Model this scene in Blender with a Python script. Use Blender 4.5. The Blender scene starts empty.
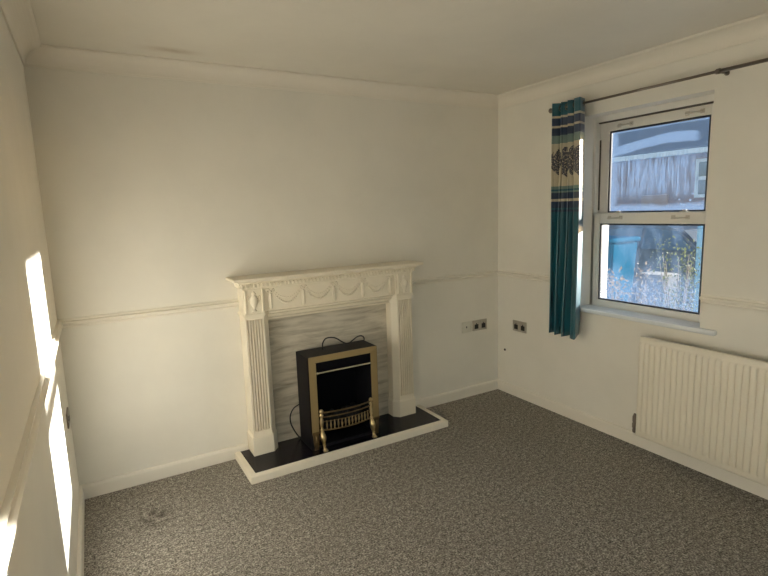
import bpy, bmesh, math, random
from mathutils import Vector, Matrix, Euler
random.seed(7)
PI = math.pi
sc = bpy.context.scene
COL = sc.collection

# ------------------------------------------------------------------ room dimensions (metres)
W, H, D = 3.113, 2.40, -4.30          # room width, ceiling height, y of the wall behind the camera
COVE = 0.0885
WX = W + 0.10                         # inner plane of the window frames
W1 = (-0.815, -1.637)                 # window opening one (y range)
W2 = (-2.440, -3.262)                 # window opening two, further along the same wall
SILL, HEAD = 0.840, 2.120

# ------------------------------------------------------------------ materials
def nodes(name):
    m = bpy.data.materials.new(name); m.use_nodes = True
    nt = m.node_tree
    return m, nt, nt.nodes['Principled BSDF']
def N(nt, kind, **kw):
    n = nt.nodes.new(kind)
    for k, v in kw.items():
        if k in n.inputs.keys(): n.inputs[k].default_value = v
        else: setattr(n, k, v)
    return n
def L(nt, a, b): nt.links.new(a, b)
def ramp(nt, fac, stops, interp='LINEAR'):
    r = nt.nodes.new('ShaderNodeValToRGB'); r.color_ramp.interpolation = interp
    e = r.color_ramp.elements
    while len(e) < len(stops): e.new(0.5)
    for i, (p, c) in enumerate(stops):
        e[i].position = p; e[i].color = tuple(c) + (1,) if len(c) == 3 else c
    L(nt, fac, r.inputs[0]); return r.outputs[0]
def M(nt, op, a, b=None, c=None, clamp=False):
    n = nt.nodes.new('ShaderNodeMath'); n.operation = op; n.use_clamp = clamp
    for i, v in enumerate((a, b, c)):
        if v is None: continue
        if isinstance(v, (int, float)): n.inputs[i].default_value = v
        else: L(nt, v, n.inputs[i])
    return n.outputs[0]
def sstep(nt, x, lo, hi):
    n = nt.nodes.new('ShaderNodeMapRange'); n.interpolation_type = 'SMOOTHSTEP'
    L(nt, x, n.inputs[0]); n.inputs[1].default_value = lo; n.inputs[2].default_value = hi
    n.inputs[3].default_value = 0; n.inputs[4].default_value = 1
    return n.outputs[0]
def noise(nt, vec, scale, detail=3, rough=0.5, dist=0):
    n = N(nt, 'ShaderNodeTexNoise', Scale=scale, Detail=detail, Roughness=rough, Distortion=dist)
    if vec is not None: L(nt, vec, n.inputs['Vector'])
    return n.outputs[0]
def mapping(nt, vec, scale=(1,1,1), loc=(0,0,0), rot=(0,0,0)):
    n = nt.nodes.new('ShaderNodeMapping'); n.inputs['Scale'].default_value = scale
    n.inputs['Location'].default_value = loc; n.inputs['Rotation'].default_value = rot
    L(nt, vec, n.inputs['Vector']); return n.outputs[0]
def pos(nt): return nt.nodes.new('ShaderNodeNewGeometry').outputs['Position']
def mixc(nt, fac, a, b):
    n = nt.nodes.new('ShaderNodeMix'); n.data_type = 'RGBA'
    if isinstance(fac, (int, float)): n.inputs[0].default_value = fac
    else: L(nt, fac, n.inputs[0])
    for i, v in ((6, a), (7, b)):
        if isinstance(v, tuple): n.inputs[i].default_value = v + (1,) if len(v) == 3 else v
        else: L(nt, v, n.inputs[i])
    return n.outputs[2]
def bump(nt, b, h, strength, dist):
    n = N(nt, 'ShaderNodeBump', Strength=strength, Distance=dist); L(nt, h, n.inputs['Height'])
    L(nt, n.outputs[0], b.inputs['Normal'])
def simple(name, col, rough=0.5, metal=0.0, spec=0.5, var=0.0, bs=0.0, bscale=60):
    m, nt, b = nodes(name)
    b.inputs['Roughness'].default_value = rough; b.inputs['Metallic'].default_value = metal
    b.inputs['Specular IOR Level'].default_value = spec
    p = pos(nt)
    if var:
        f = noise(nt, p, 3.1, 4)
        c = mixc(nt, f, tuple(x*(1-var) for x in col), tuple(min(1, x*(1+var)) for x in col))
        L(nt, c, b.inputs['Base Color'])
    else: b.inputs['Base Color'].default_value = tuple(col) + (1,)
    if bs: bump(nt, b, noise(nt, p, bscale, 3), bs, 0.002)
    return m

def paint(name, col, var=0.05, bs=0.12, grime=None):
    m, nt, b = nodes(name); p = pos(nt)
    b.inputs['Roughness'].default_value = 0.55; b.inputs['Specular IOR Level'].default_value = 0.3
    f = noise(nt, p, 1.3, 5, 0.6)
    f = sstep(nt, f, 0.3, 0.7)
    c = mixc(nt, f, tuple(x*(1-var) for x in col), tuple(x*(1+var*0.6) for x in col))
    if grime:
        gx, gy, gz, r, gc, amt = grime
        v = nt.nodes.new('ShaderNodeVectorMath'); v.operation = 'DISTANCE'
        mp = mapping(nt, p, (0.35, 1, 1), (-gx*0.35, -gy, -gz)); L(nt, mp, v.inputs[0]); v.inputs[1].default_value = (0, 0, 0)
        g = M(nt, 'SUBTRACT', 1.0, sstep(nt, v.outputs['Value'], 0.0, r))
        g = M(nt, 'MULTIPLY', g, M(nt, 'MULTIPLY', noise(nt, p, 14, 4), amt))
        c = mixc(nt, g, c, gc)
    L(nt, c, b.inputs['Base Color'])
    bump(nt, b, noise(nt, p, 55, 4), bs, 0.002)
    return m

WALLC = (0.80, 0.772, 0.702)
m_wall = paint('wall_paint', WALLC)
m_ceil = paint('ceiling_paint', (0.75, 0.715, 0.64), grime=(0.66, -0.235, 2.4, 0.075, (0.40, 0.30, 0.20), 0.9))
m_trim = paint('trim_gloss_cream', (0.81, 0.77, 0.69), 0.03, 0.04)
m_trim.node_tree.nodes['Principled BSDF'].inputs['Roughness'].default_value = 0.35
m_surr = paint('surround_cream_paint', (0.84, 0.775, 0.64), 0.04, 0.05)
m_surr.node_tree.nodes['Principled BSDF'].inputs['Roughness'].default_value = 0.4
m_hborder = paint('hearth_border_paint', (0.84, 0.79, 0.67), 0.04, 0.05)
m_upvc = simple('white_upvc', (0.78, 0.76, 0.71), 0.3, var=0.03)
m_sillw = simple('sill_sky_tinted_gloss', (0.80, 0.83, 0.86), 0.25)  # white gloss with the blue of the sky light mixed into its colour
m_rad = simple('radiator_enamel', (0.80, 0.745, 0.63), 0.38, var=0.02)
m_radin = simple('radiator_fin_steel', (0.05, 0.045, 0.04), 0.8)
m_seal = simple('window_gasket_black', (0.02, 0.022, 0.03), 0.5)
m_gap = simple('sash_gap_shade', (0.10, 0.085, 0.07), 0.8)  # dark colour stands in for shade inside the sash gaps
m_handle = simple('sash_handle_grey', (0.60, 0.56, 0.50), 0.35, metal=0.4)
m_chrome = simple('brushed_steel', (0.50, 0.47, 0.42), 0.32, metal=0.9)
m_brown = simple('antique_bronze', (0.24, 0.20, 0.165), 0.33, metal=0.8)
m_blackp = simple('black_plastic', (0.012, 0.012, 0.014), 0.4)
m_whitep = simple('white_plastic_plate', (0.72, 0.70, 0.62), 0.35)
m_firebody = simple('black_enamel', (0.007, 0.006, 0.008), 0.5, spec=0.25, var=0.1)
m_firein = simple('matt_black_firebox', (0.004, 0.004, 0.006), 0.9, spec=0.1)
m_bar = simple('pale_polished_bar', (0.75, 0.66, 0.48), 0.25, metal=0.7)
m_coal = simple('coal_bed', (0.008, 0.008, 0.009), 0.8, bs=0.8, bscale=40)
m_hearth = simple('polished_black_granite', (0.007, 0.005, 0.009), 0.25, spec=0.3, var=0.3)
m_hole = simple('dark_hole', (0.05, 0.04, 0.03), 0.9)

def brass():
    m, nt, b = nodes('aged_brass'); p = pos(nt)
    b.inputs['Metallic'].default_value = 1.0; b.inputs['Roughness'].default_value = 0.36
    c = ramp(nt, noise(nt, p, 22, 4), [(0.3, (0.40, 0.30, 0.14)), (0.7, (0.72, 0.58, 0.33))]); L(nt, c, b.inputs['Base Color'])
    return m
m_brass = brass()
m_brassdk = simple('dark_antique_brass', (0.24, 0.165, 0.085), 0.30, metal=1.0, var=0.3)
m_brassflat = simple('satin_brass_frame', (0.44, 0.33, 0.16), 0.45, metal=0.6, var=0.12)

def carpet():
    m, nt, b = nodes('carpet_pile_taupe'); p = pos(nt)
    b.inputs['Roughness'].default_value = 0.95; b.inputs['Specular IOR Level'].default_value = 0.08
    n1 = noise(nt, p, 125, 2, 0.6); n2 = noise(nt, p, 42, 4, 0.7); n3 = noise(nt, p, 2.2, 4, 0.6)
    f = M(nt, 'ADD', M(nt, 'MULTIPLY', n1, 0.62), M(nt, 'MULTIPLY', n2, 0.38))
    c = ramp(nt, f, [(0.37, (0.065, 0.059, 0.051)), (0.50, (0.245, 0.226, 0.198)), (0.62, (0.56, 0.525, 0.465))])
    c = mixc(nt, M(nt, 'MULTIPLY', sstep(nt, n3, 0.35, 0.7), 0.22), c, (0.19, 0.172, 0.15))
    v = nt.nodes.new('ShaderNodeVectorMath'); v.operation = 'DISTANCE'; L(nt, p, v.inputs[0]); v.inputs[1].default_value = (0.335, -0.42, 0)
    st = M(nt, 'MULTIPLY', M(nt, 'SUBTRACT', 1.0, sstep(nt, v.outputs['Value'], 0.0, 0.16)), M(nt, 'MULTIPLY', sstep(nt, noise(nt, p, 25, 3), 0.42, 0.6), 0.7))
    c = mixc(nt, st, c, (0.045, 0.035, 0.028))
    L(nt, c, b.inputs['Base Color'])
    bump(nt, b, f, 1.0, 0.008)
    return m
m_carpet = carpet()

def marble():
    m, nt, b = nodes('grey_veined_marble'); p = pos(nt)
    b.inputs['Roughness'].default_value = 0.28
    w = mapping(nt, p, (1.0, 1, 6.0), rot=(0, 0.07, 0))
    n1 = noise(nt, w, 2.6, 6, 0.62, 0.8); n2 = noise(nt, mapping(nt, p, (1.2, 1, 10), rot=(0, -0.05, 0)), 3.0, 4, 0.55, 0.4)
    f = M(nt, 'ADD', M(nt, 'MULTIPLY', n1, 0.6), M(nt, 'MULTIPLY', n2, 0.4))
    c = ramp(nt, f, [(0.34, (0.27, 0.235, 0.185)), (0.44, (0.46, 0.415, 0.335)), (0.54, (0.62, 0.57, 0.475)), (0.70, (0.72, 0.67, 0.57))])
    L(nt, c, b.inputs['Base Color']); return m
m_marble = marble()

def curtain_mat():
    # UV: u = metres across the flat cloth, v = height in the room (metres)
    m, nt, b = nodes('teal_printed_satin')
    b.inputs['Roughness'].default_value = 0.33; b.inputs['Specular IOR Level'].default_value = 0.9
    b.inputs['Sheen Weight'].default_value = 0.2
    uv = nt.nodes.new('ShaderNodeUVMap').outputs[0]
    s = nt.nodes.new('ShaderNodeSeparateXYZ'); L(nt, uv, s.inputs[0]); u, v = s.outputs[0], s.outputs[1]
    teal = (0.000, 0.095, 0.138); navy = (0.010, 0.030, 0.085); cream = (0.60, 0.53, 0.38); pale = (0.18, 0.27, 0.24)
    vn = M(nt, 'DIVIDE', M(nt, 'SUBTRACT', v, 1.45), 0.75)          # 1.45..2.20 -> 0..1
    def P(z): return (z - 1.45) / 0.75
    st = [(0, teal), (P(1.497), navy), (P(1.512), teal), (P(1.524), navy), (P(1.568), cream), (P(1.586), navy), (P(1.628), pale),
          (P(1.640), teal), (P(1.652), pale), (P(1.672), cream), (P(1.955), pale), (P(2.007), navy), (P(2.058), cream), (P(2.074), navy), (P(2.122), cream), (P(2.136), teal)]
    base = ramp(nt, vn, st, 'CONSTANT')
    # trees: crown blobs of leafy noise over a forked trunk, repeated over the width
    uu = M(nt, 'MODULO', M(nt, 'ADD', u, 0.05), 0.17)
    du = M(nt, 'SUBTRACT', uu, 0.085)
    dv = M(nt, 'SUBTRACT', v, 1.835)
    r = M(nt, 'SQRT', M(nt, 'ADD', M(nt, 'POWER', M(nt, 'DIVIDE', du, 0.082), 2.0), M(nt, 'POWER', M(nt, 'DIVIDE', dv, 0.100), 2.0)))
    leaf = noise(nt, uv, 95, 3, 0.7); big = noise(nt, uv, 24, 2)
    crown = M(nt, 'LESS_THAN', M(nt, 'ADD', r, M(nt, 'MULTIPLY', big, 0.4)), 1.24)
    crown = M(nt, 'MULTIPLY', crown, M(nt, 'GREATER_THAN', leaf, 0.43))
    wob = M(nt, 'MULTIPLY', M(nt, 'SUBTRACT', noise(nt, mapping(nt, uv, (0.5, 5, 1)), 3, 1), 0.5), 0.02)
    tr = M(nt, 'LESS_THAN', M(nt, 'ABSOLUTE', M(nt, 'ADD', du, wob)), 0.012)
    tr = M(nt, 'MULTIPLY', tr, M(nt, 'MULTIPLY', M(nt, 'GREATER_THAN', v, 1.672), M(nt, 'LESS_THAN', v, 1.86)))
    tree = M(nt, 'MAXIMUM', crown, tr, clamp=True)
    c = mixc(nt, tree, base, (0.055, 0.050, 0.070))
    wv = noise(nt, mapping(nt, uv, (300, 6, 1)), 3, 2)
    c = mixc(nt, M(nt, 'MULTIPLY', wv, 0.25), c, (0.0, 0.03, 0.05))
    L(nt, c, b.inputs['Base Color']); return m
m_curtain = curtain_mat()

def glass_mat(name, kind):
    """Cold window glass with a film of condensation on it (clear where drops have run)."""
    m = bpy.data.materials.new(name); m.use_nodes = True; nt = m.node_tree; nt.nodes.clear()
    out = nt.nodes.new('ShaderNodeOutputMaterial')
    tc = nt.nodes.new('ShaderNodeTexCoord').outputs['Object']      # pane origin: its lower far corner
    s = nt.nodes.new('ShaderNodeSeparateXYZ'); L(nt, tc, s.inputs[0])
    u = M(nt, 'DIVIDE', M(nt, 'MULTIPLY', s.outputs[1], -1.0), 0.66); v = M(nt, 'DIVIDE', s.outputs[2], 0.53)
    if kind == 'upper':
        wob = M(nt, 'MULTIPLY', M(nt, 'SUBTRACT', noise(nt, tc, 9, 3), 0.5), 0.10)
        bord = M(nt, 'SUBTRACT', 1.0, sstep(nt, M(nt, 'ADD', u, wob), 0.01, 0.13))
        bot = M(nt, 'SUBTRACT', 1.0, sstep(nt, M(nt, 'ADD', v, wob), 0.03, 0.14))
        top = sstep(nt, M(nt, 'ADD', v, M(nt, 'MULTIPLY', wob, 0.3)), 0.955, 0.99)
        # the arched pale band where a hand or blind has wiped the glass
        arc = M(nt, 'ADD', 0.79, M(nt, 'MULTIPLY', M(nt, 'SINE', M(nt, 'MULTIPLY', M(nt, 'SUBTRACT', u, 0.25), 4.2)), 0.045))
        dd = M(nt, 'ABSOLUTE', M(nt, 'SUBTRACT', M(nt, 'ADD', v, M(nt, 'MULTIPLY', wob, 0.35)), arc))
        band = M(nt, 'SUBTRACT', 1.0, sstep(nt, dd, 0.035, 0.075))
        band = M(nt, 'MULTIPLY', band, M(nt, 'SUBTRACT', 1.0, sstep(nt, u, 0.80, 0.92)))
        stk = noise(nt, mapping(nt, tc, (1, 1, 0.09)), 70, 4, 0.65)
        stk = sstep(nt, stk, 0.40, 0.66)
        zone = M(nt, 'MULTIPLY', sstep(nt, v, 0.10, 0.32), M(nt, 'SUBTRACT', 1.0, sstep(nt, v, 0.58, 0.74)))
        zone = M(nt, 'MULTIPLY', zone, M(nt, 'SUBTRACT', 1.0, M(nt, 'MULTIPLY', sstep(nt, u, 0.72, 0.9), 0.55)))
        patch = sstep(nt, noise(nt, tc, 6.5, 4), 0.40, 0.68)
        f = M(nt, 'MULTIPLY', M(nt, 'ADD', M(nt, 'MULTIPLY', stk, 0.55), M(nt, 'MULTIPLY', patch, 0.22)), zone)
        speck = M(nt, 'MULTIPLY', sstep(nt, noise(nt, tc, 210, 2, 0.7), 0.56, 0.72), 0.25)
        f = M(nt, 'ADD', f, 0.10)
        for t, a in ((bord, 0.62), (bot, 0.78), (top, 0.45), (band, 0.56)):
            tt = M(nt, 'MULTIPLY', M(nt, 'MULTIPLY', t, a), M(nt, 'ADD', 0.72, M(nt, 'MULTIPLY', noise(nt, tc, 45, 3), 0.55)))
            f = M(nt, 'MAXIMUM', f, tt)
        vor = N(nt, 'ShaderNodeTexVoronoi', Scale=24.0); L(nt, tc, vor.inputs['Vector'])
        drop = M(nt, 'MULTIPLY', M(nt, 'LESS_THAN', vor.outputs['Distance'], 0.17), M(nt, 'MULTIPLY', sstep(nt, u, 0.66, 0.72), M(nt, 'MULTIPLY', M(nt, 'LESS_THAN', v, 0.24), M(nt, 'LESS_THAN', u, 0.9))))
        f = M(nt, 'ADD', M(nt, 'ADD', f, speck), M(nt, 'MULTIPLY', drop, 0.7), clamp=True)
    elif kind == 'clear': f = M(nt, 'MULTIPLY', u, 0.0)
    else:
        wob = M(nt, 'MULTIPLY', M(nt, 'SUBTRACT', noise(nt, tc, 7, 4), 0.5), 0.35)
        low = M(nt, 'SUBTRACT', 1.0, sstep(nt, M(nt, 'ADD', v, wob), 0.12, 0.48))
        speck = sstep(nt, noise(nt, tc, 75, 4, 0.8), 0.47, 0.62)
        f = M(nt, 'ADD', 0.05, M(nt, 'MULTIPLY', low, M(nt, 'ADD', 0.16, M(nt, 'MULTIPLY', speck, 0.80))))
        haze = M(nt, 'MULTIPLY', sstep(nt, noise(nt, mapping(nt, tc, (1, 1, 0.4)), 9, 3), 0.42, 0.7), 0.22)
        f = M(nt, 'ADD', M(nt, 'ADD', f, haze), M(nt, 'MULTIPLY', speck, 0.08), clamp=True)
    f = M(nt, 'MULTIPLY', f, 0.62)
    clear = nt.nodes.new('ShaderNodeBsdfTransparent'); clear.inputs[0].default_value = (0.95, 0.965, 0.97, 1)
    gl = N(nt, 'ShaderNodeBsdfGlossy', Roughness=0.03)
    fr = N(nt, 'ShaderNodeFresnel', IOR=1.45)
    mix1 = nt.nodes.new('ShaderNodeMixShader'); L(nt, M(nt, 'MULTIPLY', fr.outputs[0], 0.5), mix1.inputs[0])
    L(nt, clear.outputs[0], mix1.inputs[1]); L(nt, gl.outputs[0], mix1.inputs[2])
    tl = nt.nodes.new('ShaderNodeBsdfTranslucent'); tl.inputs[0].default_value = (0.042, 0.066, 0.112, 1)  # blue of the sky light put into the film's own colour
    mix2 = nt.nodes.new('ShaderNodeMixShader'); L(nt, f, mix2.inputs[0])
    L(nt, mix1.outputs[0], mix2.inputs[1]); L(nt, tl.outputs[0], mix2.inputs[2]); L(nt, mix2.outputs[0], out.inputs[0])
    return m
m_glass_up = glass_mat('condensation_glass_streaked', 'upper')
m_glass_lo = glass_mat('condensation_glass_speckled', 'lower')
m_glass_clear = glass_mat('fill_door_clear_glass', 'clear')

def brick():
    m, nt, b = nodes('red_brown_brick'); p = pos(nt)
    sw = nt.nodes.new('ShaderNodeSeparateXYZ'); L(nt, p, sw.inputs[0])
    cb = nt.nodes.new('ShaderNodeCombineXYZ'); L(nt, sw.outputs[1], cb.inputs[0]); L(nt, sw.outputs[2], cb.inputs[1])
    t = N(nt, 'ShaderNodeTexBrick', Scale=4.4); L(nt, cb.outputs[0], t.inputs[0])
    t.inputs['Color1'].default_value = (0.33, 0.16, 0.11, 1); t.inputs['Color2'].default_value = (0.22, 0.12, 0.10, 1)
    t.inputs['Mortar'].default_value = (0.30, 0.27, 0.24, 1); t.inputs['Mortar Size'].default_value = 0.02
    L(nt, t.outputs[0], b.inputs['Base Color']); b.inputs['Roughness'].default_value = 0.9
    return m
m_brick = brick()
m_slate = simple('dark_slate_roof', (0.085, 0.10, 0.135), 0.6, var=0.3, bs=0.6, bscale=8)
m_white_ext = simple('white_exterior_paint', (0.75, 0.77, 0.78), 0.5)
m_doortan = simple('tan_door_paint', (0.34, 0.18, 0.09), 0.5)
m_extglass = simple('dark_reflective_window', (0.05, 0.08, 0.075), 0.1)
m_tarmac = simple('tarmac', (0.035, 0.034, 0.034), 0.85, var=0.3, bs=0.5, bscale=90)
m_carpaint = simple('dark_blue_grey_car_paint', (0.04, 0.055, 0.075), 0.35)
m_carglass = simple('car_glass', (0.05, 0.09, 0.13), 0.08)
m_tyre = simple('tyre_rubber', (0.012, 0.012, 0.013), 0.8)
m_alloy = simple('alloy_grey', (0.35, 0.36, 0.38), 0.35, metal=0.8)
m_bin = simple('blue_bin_plastic', (0.010, 0.11, 0.21), 1.0, spec=0.0)
m_bin2 = simple('grey_bin_plastic', (0.06, 0.065, 0.07), 0.6)
m_stone = simple('pale_concrete_block', (0.08, 0.075, 0.07), 0.9, var=0.15)
m_post = simple('pale_blue_post', (0.10, 0.22, 0.32), 1.0, spec=0.0)
m_leafg = simple('yellow_green_leaves', (0.085, 0.10, 0.035), 0.8, spec=0.1, var=0.4)
m_leafd = simple('dry_brown_twigs', (0.11, 0.085, 0.065), 0.9, var=0.4)
m_soil = simple('garden_soil', (0.06, 0.048, 0.038), 0.95, var=0.3, bs=0.8, bscale=20)

# ------------------------------------------------------------------ mesh helpers (world-space input)
def box(bm, x0, x1, y0, y1, z0, z1, bev=0.0, seg=2):
    t = bmesh.new() if bev else bm
    vs = [t.verts.new((x, y, z)) for x in (x0, x1) for y in (y0, y1) for z in (z0, z1)]
    fs = [t.faces.new([vs[i] for i in f]) for f in ((0,1,3,2),(4,6,7,5),(0,4,5,1),(2,3,7,6),(0,2,6,4),(1,5,7,3))]
    if bev:
        bmesh.ops.bevel(t, geom=list(t.edges), offset=bev, segments=seg, profile=0.5, affect='EDGES')
        merge(bm, t)
def merge(bm, t):
    me = bpy.data.meshes.new('tmp'); t.to_mesh(me); t.free(); bm.from_mesh(me); bpy.data.meshes.remove(me)
def prism(bm, pts, a, b, plane='xy', smooth=False):
    """extrude closed outline pts between a and b along the axis missing from plane"""
    def P(p, c):
        return {'xy': (p[0], p[1], c), 'xz': (p[0], c, p[1]), 'yz': (c, p[0], p[1])}[plane]
    A = [bm.verts.new(P(p, a)) for p in pts]; B = [bm.verts.new(P(p, b)) for p in pts]
    n = len(pts)
    for i in range(n):
        f = bm.faces.new((A[i], A[(i+1) % n], B[(i+1) % n], B[i])); f.smooth = smooth
    bm.faces.new(A[::-1]); bm.faces.new(B)
def lathe(bm, prof, cx, cy, cz=0, seg=16, axis='z', sx=1, sy=1):
    rings = []
    for r, h in prof:
        ring = []
        for k in range(seg):
            a = 2*PI*k/seg; p, q = r*math.cos(a)*sx, r*math.sin(a)*sy
            c = {'z': (cx+p, cy+q, cz+h), 'y': (cx+p, cy+h, cz+q), 'x': (cx+h, cy+p, cz+q)}[axis]
            ring.append(bm.verts.new(c))
        rings.append(ring)
    for i in range(len(rings)-1):
        for k in range(seg):
            f = bm.faces.new((rings[i][k], rings[i][(k+1) % seg], rings[i+1][(k+1) % seg], rings[i+1][k])); f.smooth = True
    bm.faces.new(rings[0][::-1]); bm.faces.new(rings[-1])
def spline(pts, n=8):
    P = [Vector(p) for p in pts]; P = [2*P[0]-P[1]] + P + [2*P[-1]-P[-2]]; out = []
    for i in range(1, len(P)-2):
        for k in range(n):
            t = k/n; a, b, c, d = P[i-1:i+3]
            out.append(0.5*((2*b)+(c-a)*t+(2*a-5*b+4*c-d)*t*t+(3*b-a-3*c+d)*t*t*t))
    out.append(P[-2]); return out
def tube(bm, pts, r, seg=8, n=0):
    if n: pts = spline(pts, n)
    pts = [Vector(p) for p in pts]; rings = []; up = None
    rr = r if isinstance(r, (list, tuple)) else [r]*len(pts)
    for i, p in enumerate(pts):
        d = (pts[min(i+1, len(pts)-1)] - pts[max(i-1, 0)]).normalized()
        if up is None: up = Vector((0, 0, 1)) if abs(d.z) < 0.9 else Vector((1, 0, 0))
        s = d.cross(up).normalized(); up = s.cross(d).normalized()
        rad = rr[min(i, len(rr)-1)]
        rings.append([bm.verts.new(p + s*rad*math.cos(2*PI*k/seg) + up*rad*math.sin(2*PI*k/seg)) for k in range(seg)])
    for i in range(len(rings)-1):
        for k in range(seg):
            f = bm.faces.new((rings[i][k], rings[i][(k+1) % seg], rings[i+1][(k+1) % seg], rings[i+1][k])); f.smooth = True
    bm.faces.new(rings[0][::-1]); bm.faces.new(rings[-1])
def ball(bm, c, r, s=(1, 1, 1), sub=1):
    bmesh.ops.create_icosphere(bm, subdivisions=sub, radius=1.0, matrix=Matrix.Translation(c) @ Matrix.Diagonal((r*s[0], r*s[1], r*s[2], 1)))
def quadface(bm, pts, sm=False):
    f = bm.faces.new([bm.verts.new(p) for p in pts]); f.smooth = sm; return f

def thing(name, label=None, cat=None, loc=(0, 0, 0), group=None, kind=None):
    o = bpy.data.objects.new(name, None); COL.objects.link(o); o.location = loc; o.empty_display_size = 0.05
    tag(o, label, cat, group, kind); return o
def tag(o, label=None, cat=None, group=None, kind=None):
    if label: o['label'] = label
    if cat: o['category'] = cat
    if group: o['group'] = group
    if kind: o['kind'] = kind
    return o
def wloc(o):
    v = Vector((0, 0, 0))
    while o: v += o.location; o = o.parent
    return v
def obj(name, bm, mat, parent=None, origin=None, label=None, smooth=False):
    """link bm (built in world space) as one mesh object; children keep world placement"""
    bmesh.ops.recalc_face_normals(bm, faces=bm.faces)
    if origin is None: origin = wloc(parent) if parent else Vector((0, 0, 0))
    origin = Vector(origin)
    bmesh.ops.translate(bm, verts=bm.verts, vec=-origin)
    me = bpy.data.meshes.new(name); bm.to_mesh(me); bm.free()
    for mm in (mat if isinstance(mat, (list, tuple)) else [mat]): me.materials.append(mm)
    if smooth:
        for p in me.polygons: p.use_smooth = True
    o = bpy.data.objects.new(name, me); COL.objects.link(o)
    if parent: o.parent = parent; o.location = origin - wloc(parent)
    else: o.location = origin
    if label: o['label'] = label
    return o
def dup(o, parent=None, delta=(0, 0, 0), label=None):
    c = o.copy(); COL.objects.link(c)
    if parent: c.parent = parent
    else: c.location = Vector(o.location) + Vector(delta)
    if label: c['label'] = label
    for ch in list(o.children): dup(ch, c)
    return c
def struct(name, bm, mat, parent=None, label=None, origin=None):
    o = obj(name, bm, mat, parent, origin)
    o['kind'] = 'structure'
    if label: o['label'] = label
    return o
B = bmesh.new

# ------------------------------------------------------------------ room shell
T = 0.30
bm = B(); box(bm, -0.2, W+T, D-0.2, 0.2, -0.12, 0.0); struct('floor', bm, m_carpet, label='speckled grey-brown carpet covering the whole room')
bm = B(); box(bm, -0.2, W+T, D-0.2, 0.2, H, H+0.2); struct('ceiling', bm, m_ceil, label='plain off-white ceiling with a faint brown stain')
bm = B(); box(bm, -0.2, W+T, 0.0, 0.2, 0, H); struct('wall_back', bm, m_wall, label='cream wall behind the fireplace')
bm = B(); box(bm, -0.2, 0.0, D, 0.0, 0, H); struct('wall_left', bm, m_wall, label='cream wall with slanting patches of sunlight')
bm = B(); DX0, DX1, DZ = 0.90, 2.80, 2.08
box(bm, -0.2, DX0, D-0.2, D, 0, H); box(bm, DX1, W+T, D-0.2, D, 0, H); box(bm, DX0, DX1, D-0.2, D, DZ, H); struct('wall_front', bm, m_wall, label='cream wall behind the viewer')
bm = B()
edges_y = [D, W2[1], W2[0], W1[1], W1[0], 0.0]
for i in range(5):
    y0, y1 = edges_y[i], edges_y[i+1]
    if i in (1, 3):
        box(bm, W, W+T, y0, y1, 0, SILL-0.012); box(bm, W, W+T, y0, y1, HEAD, H)
    else: box(bm, W, W+T, y0, y1, 0, H)
bmesh.ops.remove_doubles(bm, verts=bm.verts, dist=1e-5)
struct('wall_right', bm, m_wall, label='cream wall holding the sash window and radiator')

# coving profile: offsets (away from wall, down from ceiling)
def cove_profile(n=9):
    c = COVE; pts = [(0, 0), (c, 0), (c, 0.006), (c-0.008, 0.008)]
    r = c - 0.018
    for k in range(n+1):
        a = PI/2*k/n
        pts.append((c-0.008 - r*math.sin(a), 0.010 + r*(1-math.cos(a))))
    pts += [(0.008, c-0.006), (0.008, c), (0, c)]
    return pts
def swept(name, prof, wall, a, b, mat, flip=False, label=None):
    """prof: list of (off wall, z)"""
    bm = B()
    if wall == 'back': prism(bm, [(-o, z) for o, z in prof], a, b, 'yz')
    elif wall == 'left': prism(bm, [(o, z) for o, z in prof], a, b, 'xz')
    elif wall == 'right': prism(bm, [(W-o, z) for o, z in prof], a, b, 'xz')
    elif wall == 'front': prism(bm, [(D+o, z) for o, z in prof], a, b, 'yz')
    return bm
cp = [(o, H-z) for o, z in cove_profile()]
for nm, wall, a, b in (('trim_1', 'back', 0, W), ('trim_2', 'left', D, 0), ('trim_3', 'right', D, 0)):
    struct(nm, swept(nm, cp, wall, a, b, m_trim), m_trim, label='cream plaster coving between ' + {'back': 'fireplace wall', 'left': 'sunlit wall', 'right': 'window wall'}[wall] + ' and ceiling')
# dado rail profile
dz0, dz1 = 0.980, 1.031
dp = [(0, dz0), (0.010, dz0), (0.013, dz0+0.004), (0.013, dz0+0.010), (0.008, dz0+0.012), (0.008, dz0+0.016), (0.018, dz0+0.020), (0.025, dz0+0.028), (0.025, dz0+0.035), (0.018, dz0+0.038), (0.010, dz0+0.040), (0.010, dz0+0.044), (0.014, dz0+0.046), (0.014, dz1), (0, dz1)]
for nm, wall, a, b, lb in (('trim_4', 'back', 0, 0.962, 'cream dado rail between the corner and the fire surround'),
                       ('trim_5', 'back', 2.155, W, 'cream dado rail between the fire surround and the window wall'),
                       ('trim_6', 'left', D, 0, 'cream dado rail along the sunlit wall'),
                       ('trim_7', 'right', W1[0]+0.001, 0, 'cream dado rail running behind the curtain'),
                       ('trim_8', 'right', W2[0], W1[1]-0.001, 'cream dado rail above the radiator'),
                       ('trim_9', 'right', D, W2[1], 'cream dado rail beyond the second window')):
    struct(nm, swept(nm, dp, wall, a, b, m_trim), m_trim, label=lb)
bp_ = [(0, 0), (0.018, 0), (0.018, 0.068), (0.014, 0.078), (0.006, 0.081), (0, 0.081)]
bm = swept('', bp_, 'back', 0, 0.945, m_trim); t = swept('', bp_, 'back', 2.178, W, m_trim); merge(bm, t)
struct('baseboard_back', bm, m_trim, label='cream skirting board either side of the hearth')
struct('baseboard_left', swept('', bp_, 'left', D, 0, m_trim), m_trim, label='cream skirting board under the sunlit wall')
struct('baseboard_right', swept('', bp_, 'right', D, 0, m_trim), m_trim, label='cream skirting board below the radiator')
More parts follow.
